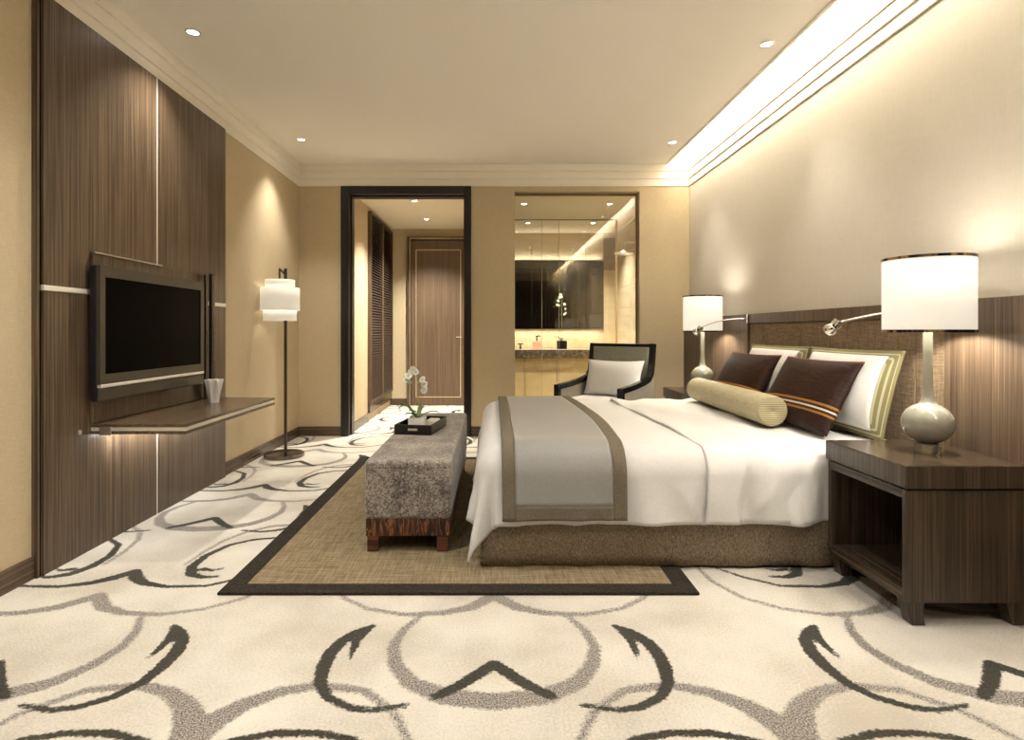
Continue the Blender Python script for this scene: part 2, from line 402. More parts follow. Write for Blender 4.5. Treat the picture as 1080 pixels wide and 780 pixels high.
# ---- ceiling with cove slot along the right wall
XS = 1.82
mb = MB(); mb.box(XL, XS, YB, YF, ZC, ZC+.05); mb.box(1.50, XR, YB, YF, 3.16, 3.2); mb.box(1.46, 1.50, YB, YF, ZC+.05, 3.2)
struct(mb.build('ceiling', 'ceiling'), 'warm white flat ceiling with lit cove slot on the right', 'ceiling')
mb = MB(); mb.box(XS-.025, XS, YB, YF, ZC-.012, ZC+.10)
struct(mb.build('trim_4', 'cornice', bevel=.004), 'white lip along the lit ceiling cove', 'trim')
def cornice(name, f, label):
    root = None
    for k, (z0, z1, p) in enumerate(((ZK, ZK+.075, .010), (ZK+.075, ZK+.155, .020), (ZK+.155, ZC, .030))):
        o = f(p, z0, z1).build(name if k == 0 else 'cornice_step', 'cornice', root, bevel=.004)
        if k == 0: root = o; struct(o, label, 'cornice')
cornice('trim_1', lambda p, a, b: bx(XL, XL+p, YB, YF, a, b), 'stepped white cornice above the television wall')
cornice('trim_2', lambda p, a, b: bx(XL, XR, YF-p, YF, a, b), 'stepped white cornice above the doorway wall')
cornice('trim_3', lambda p, a, b: bx(XR-p, XR, YB, YF, a, b), 'stepped white cornice above the headboard wall')
# ---- baseboards
mb = MB(); mb.box(XL, XL+.014, YB, 2.576, 0, .10)
struct(mb.build('baseboard_left', 'wood_y', bevel=.003), 'dark wood baseboard in front of the television panel', 'baseboard')
mb = MB(); mb.box(XL, XL+.014, 4.376, YF, 0, .10)
struct(mb.build('baseboard_left_far', 'wood_y', bevel=.003), 'dark wood baseboard behind the floor lamp', 'baseboard')
mb = MB(); mb.box(XL, DX0, YF-.014, YF, 0, .10)
struct(mb.build('baseboard_back', 'wood_x', bevel=.003), 'dark wood baseboard left of the doorway', 'baseboard')
mb = MB(); mb.box(DX1, XR, YF-.014, YF, 0, .10)
struct(mb.build('baseboard_back_right', 'wood_x', bevel=.003), 'dark wood baseboard between doorway and headboard', 'baseboard')

# ---- dark doorway casing
def frame_part(parent, x0, x1, z0, z1): return bx(x0, x1, WB0-.03, WB1+.02, z0, z1).build('casing', 'ebony', parent, bevel=.006)
dc = struct(thing('trim_5', (-.92, YF, 0), None, None), 'near black timber doorway casing to the hall', 'door casing')
dc['label'] = 'near black timber doorway casing to the hall'
for x0, x1, z0, z1 in ((DX0, DX0+.085, 0, DZ), (DX1-.072, DX1, 0, DZ), (DX0+.085, DX1-.072, DZ-.085, DZ)):
    frame_part(dc, x0, x1, z0, z1)
for x0, x1, z0, z1 in ((DX0+.085, DX0+.10, 0, DZ-.10), (DX1-.082, DX1-.072, 0, DZ-.10), (DX0+.085, DX1-.072, DZ-.10, DZ-.085)):
    bx(x0, x1, WB0+.05, WB1, z0, z1).build('door_stop', 'ebony', dc, bevel=.003)

# ---- hall beyond the doorway
HX0, HX1, HY = -1.55, -.20, 8.65
struct(bx(HX0-.1, HX0, WB1, HY, 0, 2.7).build('wall_hall_left', 'wallpaper'), 'gold hall wall holding the louvred closet', 'wall')
struct(bx(HX0-.1, HX1+.1, HY, HY+.1, 0, 2.7).build('wall_hall_back', 'wallpaper_x'), 'gold hall wall around the entrance door', 'wall')
struct(bx(HX1, HX1+.1, WB1, HY, 0, 2.7).build('wall_hall_right', 'wallpaper'), 'gold hall wall on the bathroom side', 'wall')
struct(bx(HX0, HX1, WB1, HY, ZK, ZK+.06).build('ceiling_hall', 'hall_paint'), 'pale hall ceiling with two downlights', 'ceiling')
struct(bx(HX0, HX0+.012, WB1+.02, 7.10, 0, .10).build('baseboard_hall_left', 'wood_y'), 'wood baseboard along the near hall wall', 'baseboard')
struct(bx(HX0, -1.30, HY-.012, HY, 0, .10).build('baseboard_hall_back', 'wood_x'), 'wood baseboard left of the entrance door', 'baseboard')
cl = thing('louvre_closet', (HX0, 7.1, 0), 'tall dark louvred closet doors on the left hall wall', 'closet')
bx(HX0, HX0+.03, 7.10, 8.62, 0.10, .22).build('plinth', 'wood_y', cl)
slat_me = None
for (y0, y1) in ((7.10, 7.85), (7.87, 8.62)):
    for (a, b_) in ((y0, y0+.03), (y1-.03, y1)): bx(HX0, HX0+.045, a, b_, .22, 2.58).build('stile', 'wood_door', cl)
    bx(HX0, HX0+.045, y0+.03, y1-.03, .22, .25).build('rail', 'louvre', cl); bx(HX0, HX0+.045, y0+.03, y1-.03, 2.55, 2.58).build('rail', 'louvre', cl)
    bx(HX0, HX0+.006, y0+.03, y1-.03, .25, 2.55).build('backing', 'black', cl)
    n = 68
    for i in range(n):
        z = .262 + i*(2.29/n)
        if slat_me is None:
            o = MB().prism([(.008, .012), (.044, -.012), (.044, -.006), (.008, .018)], 'y', 0, .69).build('slat', 'louvre', cl, local=True); slat_me = o
        else:
            o = slat_me.copy(); COL.objects.link(o); o.parent = cl
        o.location = (0, y0+.03-7.1, z)
ed = thing('door_1', (-.83, HY, 0), 'walnut entrance door with brass inlay line at the hall end', 'door'); ed['kind'] = 'structure'
EX0, EX1 = -1.29, -.335
bx(EX0+.06, EX1-.06, HY-.045, HY, 0.005, 2.45).build('door_leaf', 'wood_door', ed, bevel=.003)
for x0, x1, z0, z1 in ((EX0, EX0+.055, 0, 2.51), (EX1-.055, EX1, 0, 2.51), (EX0+.055, EX1-.055, 2.455, 2.51)):
    bx(x0, x1, HY-.06, HY, z0, z1).build('door_frame', 'wood', ed, bevel=.004)
for x0, x1, z0, z1 in ((EX0+.035, EX0+.045, 0, 2.49), (EX0+.045, EX1-.04, 2.48, 2.49)):
    bx(x0, x1, HY-.064, HY-.06, z0, z1).build('frame_inlay', 'brass', ed)
ix0, ix1, iz0, iz1 = -1.165, -.49, .12, 2.32
for x0, x1, z0, z1 in ((ix0, ix0+.014, iz0, iz1), (ix1-.014, ix1, iz0, iz1), (ix0, ix1, iz0, iz0+.014), (ix0, ix1, iz1-.014, iz1)):
    bx(x0, x1, HY-.049, HY-.044, z0, z1).build('inlay_line', 'brass', ed)
MB().tube([(-.475, HY-.045, 1.02), (-.475, HY-.09, 1.02), (-.56, HY-.095, 1.02)], .009).build('door_handle', 'chrome', ed, smooth='auto')

# ---- bathroom behind the window
BX0, BX1, BY = -.10, 1.90, 9.0
struct(bx(BX0, BX1, WB1, BY, -.02, 0).build('floor_bathroom', 'tile'), 'beige bathroom floor', 'floor')
struct(bx(BX0, BX1, WB1, BY, ZK, ZK+.06).build('ceiling_bathroom', 'hall_paint'), 'pale golden bathroom ceiling', 'ceiling')
struct(bx(BX0-.02, BX1+.1, BY, BY+.1, 0, 2.7).build('wall_bathroom_back', 'tile'), 'travertine wall behind the bathroom mirror', 'wall')
wr = struct(bx(BX1+.012, BX1+.1, WB1, BY, 0, 2.7).build('wall_bathroom_right', 'counter_top'), 'travertine tiled shower wall of the bathroom', 'wall')
wbl = struct(bx(BX0-.02, BX0, WB1, BY, 0, 2.7).build('wall_bathroom_left', 'tile'), 'travertine bathroom wall on the hall side', 'wall')
tile0 = None
for r in range(6):
    for c_ in range(3):
        y0 = WB1 + .003 + c_*.912; z0 = r*.438
        if tile0 is None:
            o = bx(0, .012, 0, .908, 0, .434).build('tile', 'tile', wr, bevel=.002, local=True); tile0 = o
        else: o = tile0.copy(); COL.objects.link(o); o.parent = wr
        o.location = (BX1, y0, z0+.002)
for x0, x1 in ((BX0, .585), (.59, .995), (1.0, 1.415), (1.42, 1.69)):
    bx(x0, x1-.004, BY-.014, BY, 2.20, ZK-.06).build('wall_tile', 'tile', bpy.data.objects['wall_bathroom_back'])
mi = thing('mirror', (.8, BY, 1.14), 'wide smoked mirror above the bathroom vanity', 'mirror')
bx(BX0, 1.70, BY-.04, BY-.02, 1.14, 2.19).build('mirror_glass', 'mirror', mi)
bx(BX0, 1.70, BY-.02, BY-.002, 1.16, 2.17).build('backing', 'black', mi)
struct(bx(1.70, BX1, BY-.03, BY, 0, ZK).build('trim_6', 'tile'), 'travertine pier beside the bathroom mirror', 'trim')
bx(1.70, BX1, BY-.034, BY-.03, 2.05, 2.55).build('panel', 'brown_stone', bpy.data.objects['trim_6'])
area_light('vanity_led_low', (.8, BY-.05, 1.12), (0, 0, 0), 1.7, .03, 1.0, SOFT)
area_light('vanity_led_high', (.8, BY-.05, 2.21), (PI, 0, 0), 1.7, .03, 1.1, SOFT)
va = thing('vanity', (.8, 8.75, 0), 'onyx fronted vanity with brown marble edge under the mirror', 'vanity')
for x0, x1 in ((BX0, .46), (.465, .94), (.945, 1.42), (1.425, BX1)):
    bx(x0, x1-.006, 8.62, 8.64, .02, .705).build('front_panel', 'vanity', va)
bx(BX0, BX1, 8.64, BY-.03, .02, .705).build('carcass', 'vanity', va)
bx(BX0, BX1, 8.57, BY-.03, .705, .83).build('counter_edge', 'counter', va, bevel=.003)
bx(BX0, BX1, 8.59, BY-.03, .83, .838).build('counter_top', 'counter_top', va)
tap = thing('tap', (.40, 8.72, .838), 'short dark tap at the left end of the vanity', 'tap')
MB().lathe([(.016, 0), (.014, .07), (.012, .075)], (.40, 8.72, .838), 12).build('tap_body', 'bronze', tap, smooth='auto')
MB().tube([(.36, 8.72, .915), (.44, 8.72, .915)], .010).build('tap_handle', 'bronze', tap, smooth='auto')
MB().tube([(.40, 8.72, .90), (.40, 8.62, .895), (.40, 8.61, .88)], .009).build('spout', 'bronze', tap, smooth='auto')
so = thing('soap_bottle', (.645, 8.72, .838), 'square pink soap bottle with black pump on the vanity', 'bottle')
bx(.58, .71, 8.68, 8.76, .838, .955).build('bottle_body', 'pink', so, bevel=.012)
MB().tube([(.645, 8.72, .95), (.645, 8.72, 1.03)], .010).build('pump', 'black', so)
MB().tube([(.63, 8.72, 1.03), (.69, 8.72, 1.035), (.695, 8.72, 1.022)], .009).build('pump_head', 'black', so)
shw = thing('rain_shower', (1.9, 7.5, 2.2), 'round steel rain shower head on the tiled wall', 'shower')
MB().tube([(1.90, 7.5, 2.26), (1.73, 7.5, 2.26), (1.70, 7.5, 2.25), (1.69, 7.5, 2.22), (1.69, 7.5, 2.14)], .012).build('shower_arm', 'steel', shw, smooth='auto')
MB().lathe([(.02, .05), (.05, .035), (.125, .02), (.13, .0), (.12, -.006)], (1.69, 7.5, 2.11), 32).build('shower_rose', 'steel', shw, smooth='auto')
# glass screen inside and the big window pane
gs = thing('shower_screen', (1.2, 7.9, 0), 'frameless clear glass screen across the bathroom', 'glass screen')
for x0, x1 in ((BX0+.05, .652), (.656, .888), (.892, 1.66)):
    bx(x0, x1, 7.896, 7.904, .01, ZK-.01).build('pane', 'glass', gs)
for x in (.652, .888): bx(x, x+.004, 7.895, 7.905, .01, ZK-.01).build('pane_edge', 'glass_edge', gs)
bx(1.66, 1.685, 7.885, 7.915, .01, ZK-.01).build('edge_profile', 'brass', gs)
bx(BX0+.05, 1.685, 7.89, 7.91, ZK-.012, ZK-.001).build('head_channel', 'dark_chrome', gs)
wn = thing('window_1', (.88, YF+.1, WZ0), 'tall clear glass window between bedroom and bathroom', 'window'); wn['kind'] = 'structure'
bx(WX0+.001, WX1-.001, YF+.10, YF+.108, WZ0, WZ1).build('pane', 'glass', wn)
for x0, x1, z0, z1 in ((WX1-.014, WX1, WZ0, WZ1), (WX0, WX1, WZ1-.02, WZ1)):
    bx(x0, x1, YF+.085, YF+.125, z0, z1).build('window_frame', 'bronze_warm', wn)

# ---- wall behind the camera: night window with curtains (seen in the mirror)
wf = thing('window_2', (.3, YB, .1), 'dark night window behind charcoal curtains', 'window'); wf['kind'] = 'structure'
bx(-1.5, 1.7, YB, YB+.01, .1, 2.6).build('pane', 'night', wf)
for x in (-1.5, -.45, .6, 1.66): bx(x, x+.04, YB, YB+.03, .1, 2.6).build('mullion', 'bronze', wf)
for (x0, x1, nm) in ((-2.0, -.9, 'left'), (.25, 2.0, 'right')):
    pts = []; nu = int((x1-x0)/.012)
    for j in range(2):
        for i in range(nu):
            x = x0+(x1-x0)*i/(nu-1); pts.append((x, YB+.12+.035*math.sin(x*58)+.012*math.sin(x*23+1), .02+j*2.6))
    c_ = MB().grid(pts, nu, 2).build('curtain', 'curtain', None, smooth=True, solid=.004)
    tag(c_, 'charcoal floor length curtain on the %s of the night window' % nm, 'curtain', 'curtains')

# ---- recessed downlights
dl_n = 0
def spot(name, loc, power, angle, blend, col=WARM, r=.04):
    d = bpy.data.lights.new(name, 'SPOT'); d.energy = power; d.spot_size = math.radians(angle); d.spot_blend = blend
    d.shadow_soft_size = r; d.color = col
    o = bpy.data.objects.new(name, d); COL.objects.link(o); o.location = loc; return o
proto_dl = None
def downlight(x, y, z, label, power, angle=80, blend=.9, group='recessed ceiling downlights', col=WARM):
    global proto_dl
    if proto_dl is None:
        t_ = thing('downlight', (0, 0, 0), label, 'downlight', group)
        MB().lathe([(.030, -.001), (.032, -.006), (.042, -.006), (.045, 0), (.045, .0)], (0, 0, 0), 28, cap=False).build('trim_ring', 'steel', t_, local=True, smooth='auto')
        MB().lathe([(.0005, -.0025), (.027, -.0025), (.029, -.001)], (0, 0, 0), 24, cap=False).build('lamp_face', 'bulb', t_, local=True)
        proto_dl = t_; t_.location = (x, y, z)
    else:
        t_ = copy_tree(proto_dl); t_.location = (x, y, z); tag(t_, label, 'downlight', group)
    spot('downlight_beam', (x, y, z-.02), power, angle, blend, col)
downlight(-1.77, 3.40, ZC, 'recessed downlight in front of the television panel top', P_DOWN, 105, .9)
downlight(-1.765, 5.30, ZC, 'recessed downlight above the floor lamp', P_DOWN*.8, 88, .8)
downlight(1.67, 3.54, ZC, 'recessed downlight beside the cove above the bed', P_RIGHT)
downlight(1.66, 5.38, ZC, 'small recessed downlight at the far end of the cove', P_RIGHT)
downlight(-1.77, 1.55, ZC, 'recessed downlight nearest the camera on the television side', P_DOWN, 105, .9)
downlight(1.67, 1.65, ZC, 'recessed downlight nearest the camera on the cove side', P_RIGHT)
for k, (x, y) in enumerate(((-.75, 2.3), (.75, 2.3), (-.75, .3), (.75, .3))):  # unseen wide-beam fill lamps, added to brighten the room and floor
    downlight(x, y, ZC, 'added fill downlight in the middle of the ceiling, out of view, %s' % ('near row left', 'near row right', 'rear row left', 'rear row right')[k], P_FILL*(1.3 if x < 0 else .7), 140, 1.0, col=SOFT)
downlight(-.93, 6.77, ZK, 'downlight in the hall ceiling just past the doorway', P_HALL, 110)
downlight(-.92, 7.87, ZK, 'downlight in the hall ceiling before the entrance door', P_HALL, 110)
downlight(.36, 6.93, ZK, 'left downlight in the near bathroom ceiling', P_BATH, 120)
downlight(1.385, 6.93, ZK, 'right downlight in the near bathroom ceiling', P_BATH, 120)
downlight(.48, 8.15, ZK, 'left downlight above the vanity', P_BATH, 110)
downlight(1.40, 8.15, ZK, 'right downlight above the vanity', P_BATH, 110)

# ================================================================== LEFT WALL: television panel
PXF = -2.030
wp = thing('wall_panel', (XL, 3.48, 0), 'tall dark walnut veneer wall panel behind the television', 'wall panel')
YA, YM, YZ = 2.576, 3.488, 4.376
G = .006
for (y0, y1) in ((YA+.03, YM-G), (YM+G, YZ)):
    bx(XL, PXF, y0, y1, 0.0, 1.285).build('veneer_board', 'wood', wp, bevel=.002)
    bx(XL, PXF, y0, y1, 1.312, ZK).build('veneer_board', 'wood', wp, bevel=.002)
bx(XL, PXF-.012, YA+.012, YA+.03, 0, ZK).build('edge_strip', 'dark_chrome', wp)
bx(XL, PXF-.004, YA, YA+.012, 0, ZK).build('edge_board', 'wood', wp)
bx(XL, PXF-.001, YM-G, YM+G, 0, ZK).build('metal_seam', 'white_strip', wp, bevel=.001)
for (y0, y1) in ((YA+.03, YM-G), (YM+G, YZ)): bx(XL, PXF+.003, y0, y1, 1.286, 1.311).build('metal_band', 'white_strip', wp, bevel=.003)
# raised board behind the television
tb = thing('television_board', (PXF, 3.46, .64), 'raised walnut board with metal rails carrying the television', 'wall panel')
bx(PXF, PXF+.018, 2.905, 4.02, .638, 1.495).build('board', 'wood', tb, bevel=.002)
bx(PXF, PXF+.024, 2.905, 3.50, 1.495, 1.502).build('top_strip', 'steel', tb)
MB().tube([(PXF+.055, 3.965, .637), (PXF+.055, 3.965, 1.487)], .014, 16).build('rail', 'dark_chrome', tb, smooth='auto')
MB().tube([(PXF+.062, 4.035, .637), (PXF+.062, 4.035, 1.50)], .020, 16).build('rail', 'dark_chrome', tb, smooth='auto')
# television
TX0, TX1, TY0, TY1, TZ0, TZ1 = PXF+.020, -1.955, 2.872, 3.90, .75, 1.432
tv = thing('television', (PXF+.02, 3.39, .75), 'flat screen television with bronze grey bezel and silver strip', 'television')
bx(TX0, TX1-.02, TY0, TY1, TZ0, TZ1).build('back_shell', 'tv_side', tv, bevel=.006)
sy0, sy1, sz0, sz1 = TY0+.038, TY1-.038, .885, 1.375
for y0, y1, z0, z1 in ((TY0, TY1, sz1, TZ1), (TY0, TY1, .835, sz0), (TY0, sy0, sz0, sz1), (sy1, TY1, sz0, sz1)):
    bx(TX1-.02, TX1, y0, y1, z0, z1).build('bezel', 'tv_body', tv)
bx(TX1-.02, TX1-.006, sy0, sy1, sz0, sz1).build('screen', 'screen', tv)
bx(TX1-.02, TX1+.003, TY0+.004, TY1-.004, .818, .835).build('silver_strip', 'white_strip', tv, bevel=.003)
bx(TX1-.02, TX1-.002, TY0, TY1, TZ0, .818).build('speaker_bar', 'tv_body', tv, bevel=.012)
# floating shelf
SX0, SX1, SY0, SY1, SZ = PXF, -1.548, 2.905, 4.085, .636
sh = thing('floating_shelf', (SX0, 3.5, SZ-.05), 'floating walnut shelf with steel edge below the television', 'shelf')
bx(SX0+.001, SX1, SY0, SY1, SZ-.016, SZ).build('top_board', 'wood_y', sh, bevel=.002)
bx(SX0+.001, SX1-.006, SY0+.006, SY1-.006, SZ-.036, SZ-.016).build('steel_edge', 'white_strip', sh)
bx(SX0+.001, SX1, SY0, SY1, SZ-.052, SZ-.036).build('lower_board', 'wood_y', sh, bevel=.002)
bx(SX0+.05, SX0+.11, SY0-.006, SY0+.05, SZ-.056, SZ-.014).build('bracket', 'steel', sh, bevel=.002)
MB().lathe([(.012, 0), (.012, .006), (.008, .008)], (0, 0, 0), 20).build('wall_lamp', 'steel', sh, local=True).matrix_local = Matrix.Translation((0.0, SY0-.075-3.5, .02)) @ Matrix.Rotation(PI/2, 4, 'Y')
bx(SX0+.02, SX0+.06, SY0+.1, SY1-.1, SZ-.058, SZ-.052).build('led_strip', 'led', sh)
area_light('shelf_led', (SX0+.06, 3.5, SZ-.062), (0, math.radians(25), 0), .04, 1.0, 3.0, SOFT)
# fluted white vase on the shelf
mb = MB()
mb.lathe([(.030, 0), (.033, .03), (.041, .09), (.050, .150), (.047, .150), (.037, .09), (.028, .02), (.001, .015)], (0, 0, 0), 64, cap=False,
         sq=lambda a, z: 1 + (.03+1.6*z)*(abs((a*7/(2*PI)) % 1 - .5)*4-1))
vz = mb.build('fluted_vase', 'white_ceramic', None); vz.location = (-1.838, 3.80, SZ)
tag(vz, 'small pleated white vase at the far end of the floating shelf', 'vase')

# ---- floor lamp
LX, LY = -1.85, 5.10
fl_ = thing('floor_lamp', (LX, LY, 0), 'slim dark floor lamp with tiered drum shade by the far left corner', 'floor lamp')
MB().lathe([(.160, 0), (.172, .006), (.172, .028), (.160, .034), (.0, .034)], (LX, LY, 0), 48).build('base', 'dark_chrome', fl_, smooth='auto')
px_ = LX+.012
MB().tube([(px_, LY, .03), (px_, LY, 1.655)], .014, 16).build('pole', 'bronze', fl_, smooth='auto')
cxs, cys = LX-.036, LY
MB().tube([(px_, LY, 1.60), (px_-.055, LY, 1.655), (cxs-.005, LY, 1.655)], .009, 10).build('arm', 'bronze', fl_)
MB().tube([(cxs-.005, LY, 1.655), (cxs-.005, LY, 1.50)], .008, 10).build('hanger', 'bronze', fl_)
for r, z0, z1 in ((.125, 1.475, 1.555), (.166, 1.285, 1.485), (.140, 1.195, 1.295)):
    MB().lathe([(r, z0), (r*.999, z1)], (cxs, cys, 0), 48, cap=False).build('shade_tier', 'shade_floor', fl_, smooth=True, solid=.003)
d = bpy.data.lights.new('floor_lamp_glow', 'POINT'); d.energy = .7; d.color = WARM; d.shadow_soft_size = .05
o = bpy.data.objects.new('floor_lamp_glow', d); COL.objects.link(o); o.location = (cxs, cys, 1.36)

# ================================================================== RUG
RX0, RX1, RY0, RY1, BWD = -1.154, .857, 2.41, 5.02, .088
rg = thing('rug', (0, 3.7, 0), 'woven tan rug with dark brown border under bed and bench', 'rug')
bx(RX0+BWD, RX1-BWD, RY0+BWD, RY1-BWD, .001, .011).build('field', 'rug', rg)
for poly in ([(RX0, RY0), (RX1, RY0), (RX1-BWD, RY0+BWD), (RX0+BWD, RY0+BWD)], [(RX0, RY1), (RX1, RY1), (RX1-BWD, RY1-BWD), (RX0+BWD, RY1-BWD)],
             [(RX0, RY0), (RX0+BWD, RY0+BWD), (RX0+BWD, RY1-BWD), (RX0, RY1)], [(RX1, RY0), (RX1-BWD, RY0+BWD), (RX1-BWD, RY1-BWD), (RX1, RY1)]):
    MB().prism(poly, 'z', .001, .013).build('border', 'rug_edge', rg, bevel=.002)

# ================================================================== BED
BY0, BY1, BF, ZT = 2.662, 4.718, -.09, .553
bed = thing('bed', (1.0, 3.69, 0), 'wide bed with brown slub fabric skirt', 'bed')
def skirt_side(p0, p1, nrm, h=.30, z0=.0140):
    n_ = int((Vector(p1)-Vector(p0)).length/.02); pts = []
    for j in range(6):
        for i in range(n_+1):
            f_ = i/n_; s_ = f_*(Vector(p1)-Vector(p0)).length
            w_ = (.004*math.sin(s_*17)+.003*math.sin(s_*41+1))*(1-j/5)
            pts.append((p0[0]+(p1[0]-p0[0])*f_+nrm[0]*w_, p0[1]+(p1[1]-p0[1])*f_+nrm[1]*w_, z0+h*j/5))
    return pts, n_+1
for p0, p1, nr in (((-.06, 2.685), (1.90, 2.685), (0, -1)), ((-.06, 2.685), (-.06, 4.695), (-1, 0)), ((-.06, 4.695), (1.90, 4.695), (0, 1))):
    pts, nu = skirt_side(p0, p1, nr); MB().grid(pts, nu, 6).build('skirt', 'skirt', bed, smooth=True, solid=.004)
bx(-.05, 1.94, 2.70, 4.68, .05, .30).build('base', 'skirt', bed)
bx(-.02, 1.94, 2.735, 4.645, .30, .55).build('mattress', 'linen', bed, bevel=.05, seg=4)

R = .13
def drape(a, b_, off=0.0, wr=1.0, seed=0.0):
    """unfolded cloth (a along the bed, b across) laid over the bed: flat top, rounded edge, hanging sides"""
    x0, y0, y1 = BF+R, BY0+R, BY1-R
    du = max(0, x0-a); dn = max(0, y0-b_); df = max(0, b_-y1)
    dv = dn if dn > 0 else df; sg = -1 if dn > 0 else 1
    px, py = max(a, x0), min(max(b_, y0), y1)
    d = math.hypot(du, dv)
    rr = R + off
    puff = .010*math.sin(a*3.1+1+seed)*math.sin(b_*2.7+.4) + .006*math.sin(a*7+b_*5+seed)
    if d < 1e-9: return (px, py, ZT+off+puff*wr*.6)
    cx, cy = -du/d, sg*dv/d
    dd = d*rr/R if d < R*PI/2 else d + (rr-R)*PI/2
    if dd < rr*PI/2: h = rr*math.sin(dd/rr); vz_ = rr*(1-math.cos(dd/rr))
    else:
        e = dd-rr*PI/2; h = rr; vz_ = rr+e
        s_ = (b_ if du > dv else a)
        ph = math.atan2(dv, max(du, 1e-6))
        cm = min(du, dv)/max(du, dv)                       # 1 on the corner diagonal
        fold = .016*math.sin(s_*9+seed+e*5)+.011*math.sin(s_*19+2+seed-e*7)+.004*math.sin(s_*37+seed)+.020*(1-abs(math.sin(s_*4.1+e*3.5+.9)))**5+.014*(1-abs(math.sin(s_*7.3-e*5+.3)))**5
        cf = .030*math.sin(ph*9+.5)+.010*math.sin(ph*15)
        h += wr*min(1, e/.25)*(fold*(1-cm)+cf*min(1, cm*2)) + e*(.06+.15*cm)
    return (px+cx*h, py+cy*h, ZT+off-vz_+puff*wr*.6*max(0, 1-d/.2))
LH = .412
def cloth(a0, a1, b0, b1, na, nb, off, wr=1.0, seed=0.0, fn=None):
    pts = []
    for j in range(nb):
        for i in range(na):
            a = a0+(a1-a0)*i/(na-1); b_ = b0+(b1-b0)*j/(nb-1)
            if fn: a, b_ = fn(a, b_)
            pts.append(drape(a, b_, off, wr, seed))
    return pts
b0_, b1_ = BY0+R-LH, BY1-R+LH
pts = cloth(BF+R-LH, 1.62, b0_, b1_, 110, 150, 0.0)
def tuck(p, e=0):
    x, y, z = p; k = min(1, max(0, (x-1.44)/.08)); e0, e1 = 2.674+e, 4.702-e
    if y < e0: y += (e0-y)*k
    if y > e1: y += (e1-y)*k
    return (x, y, max(z, .022))
pts = [tuck(p, .016) for p in pts]
dv_ = MB().grid(pts, 110, 150).build('duvet', 'linen', None, smooth=True, solid=.012)
tag(dv_, 'plump white duvet draped over the foot and sides of the bed', 'duvet')
# turned back top sheet near the pillows
def sheet_fn(a, b_):
    k = max(0, (BY0+R+.05-b_)); return (a + .05*math.sin(b_*2.2+.6) + .03*k, b_)
def sheet_pts():
    pts = []; na, nb = 70, 150
    for j in range(nb):
        for i in range(na):
            a = .96+(1.90-.96)*i/(na-1); b_ = b0_+.012+(b1_-b0_-.024)*j/(nb-1)
            aa = a+ (1-i/(na-1))*(.035*math.sin(b_*2.4+.6))
            x, y, z = drape(aa, b_, .0115, 1.0, 0.0)
            hang = max(0, min(1, (BY0+R-b_)/.3))
            c1 = 1.20-.09*hang; w1 = .014 if aa > c1 else .07
            fold = math.exp(-((aa-c1)/w1)**2)*.046*(.12+.88*hang) + math.exp(-((aa-(1.40+.12*hang))/.035)**2)*.014*hang + .015*hang*math.sin(aa*24+hang*3)
            edge = math.exp(-((a-.96)/.018)**2)*.002
            y -= fold if b_ < 3.6 else -fold
            z += (.006*math.sin(aa*19+b_*6)+.004*math.sin(aa*31-b_*9))*(1-hang) + edge*(1-hang)
            pts.append(tuck((x, y, z)))
    return pts, na, nb
pts, na, nb = sheet_pts()
ts = MB().grid(pts, na, nb).build('top_sheet', 'linen2', None, smooth=True, solid=.012)
tag(ts, 'white turned back sheet with soft folds between throw and pillows', 'sheet')
# grey throw across the foot of the bed
tr = thing('bed_throw', (.32, 3.69, ZT), 'satin grey throw with taupe border laid across the bed foot', 'throw')
tx0, tx1, tb0, tb1, tw = .035, .605, b0_+.028, b1_-.028, .062
bow = lambda a, b_: (a + (.035*math.sin(max(0, b_-BY0-R)*1.9))*((a-.03)/.5), b_)
def throw_piece(name, m_, a0, a1, c0, c1, na, nb, off):
    MB().grid(cloth(a0, a1, c0, c1, na, nb, off, .55, 0, bow), na, nb).build(name, m_, tr, smooth=True, solid=.006)
throw_piece('centre_panel', 'throw', tx0+tw, tx1-tw, tb0+tw, tb1-tw, 36, 120, .034)
throw_piece('border', 'throw_edge', tx0, tx0+tw, tb0, tb1, 6, 130, .035)
throw_piece('border', 'throw_edge', tx1-tw, tx1, tb0, tb1, 6, 130, .035)
throw_piece('border', 'throw_edge', tx0+tw, tx1-tw, tb0, tb0+tw, 36, 8, .035)
throw_piece('border', 'throw_edge', tx0+tw, tx1-tw, tb1-tw, tb1, 36, 8, .035)

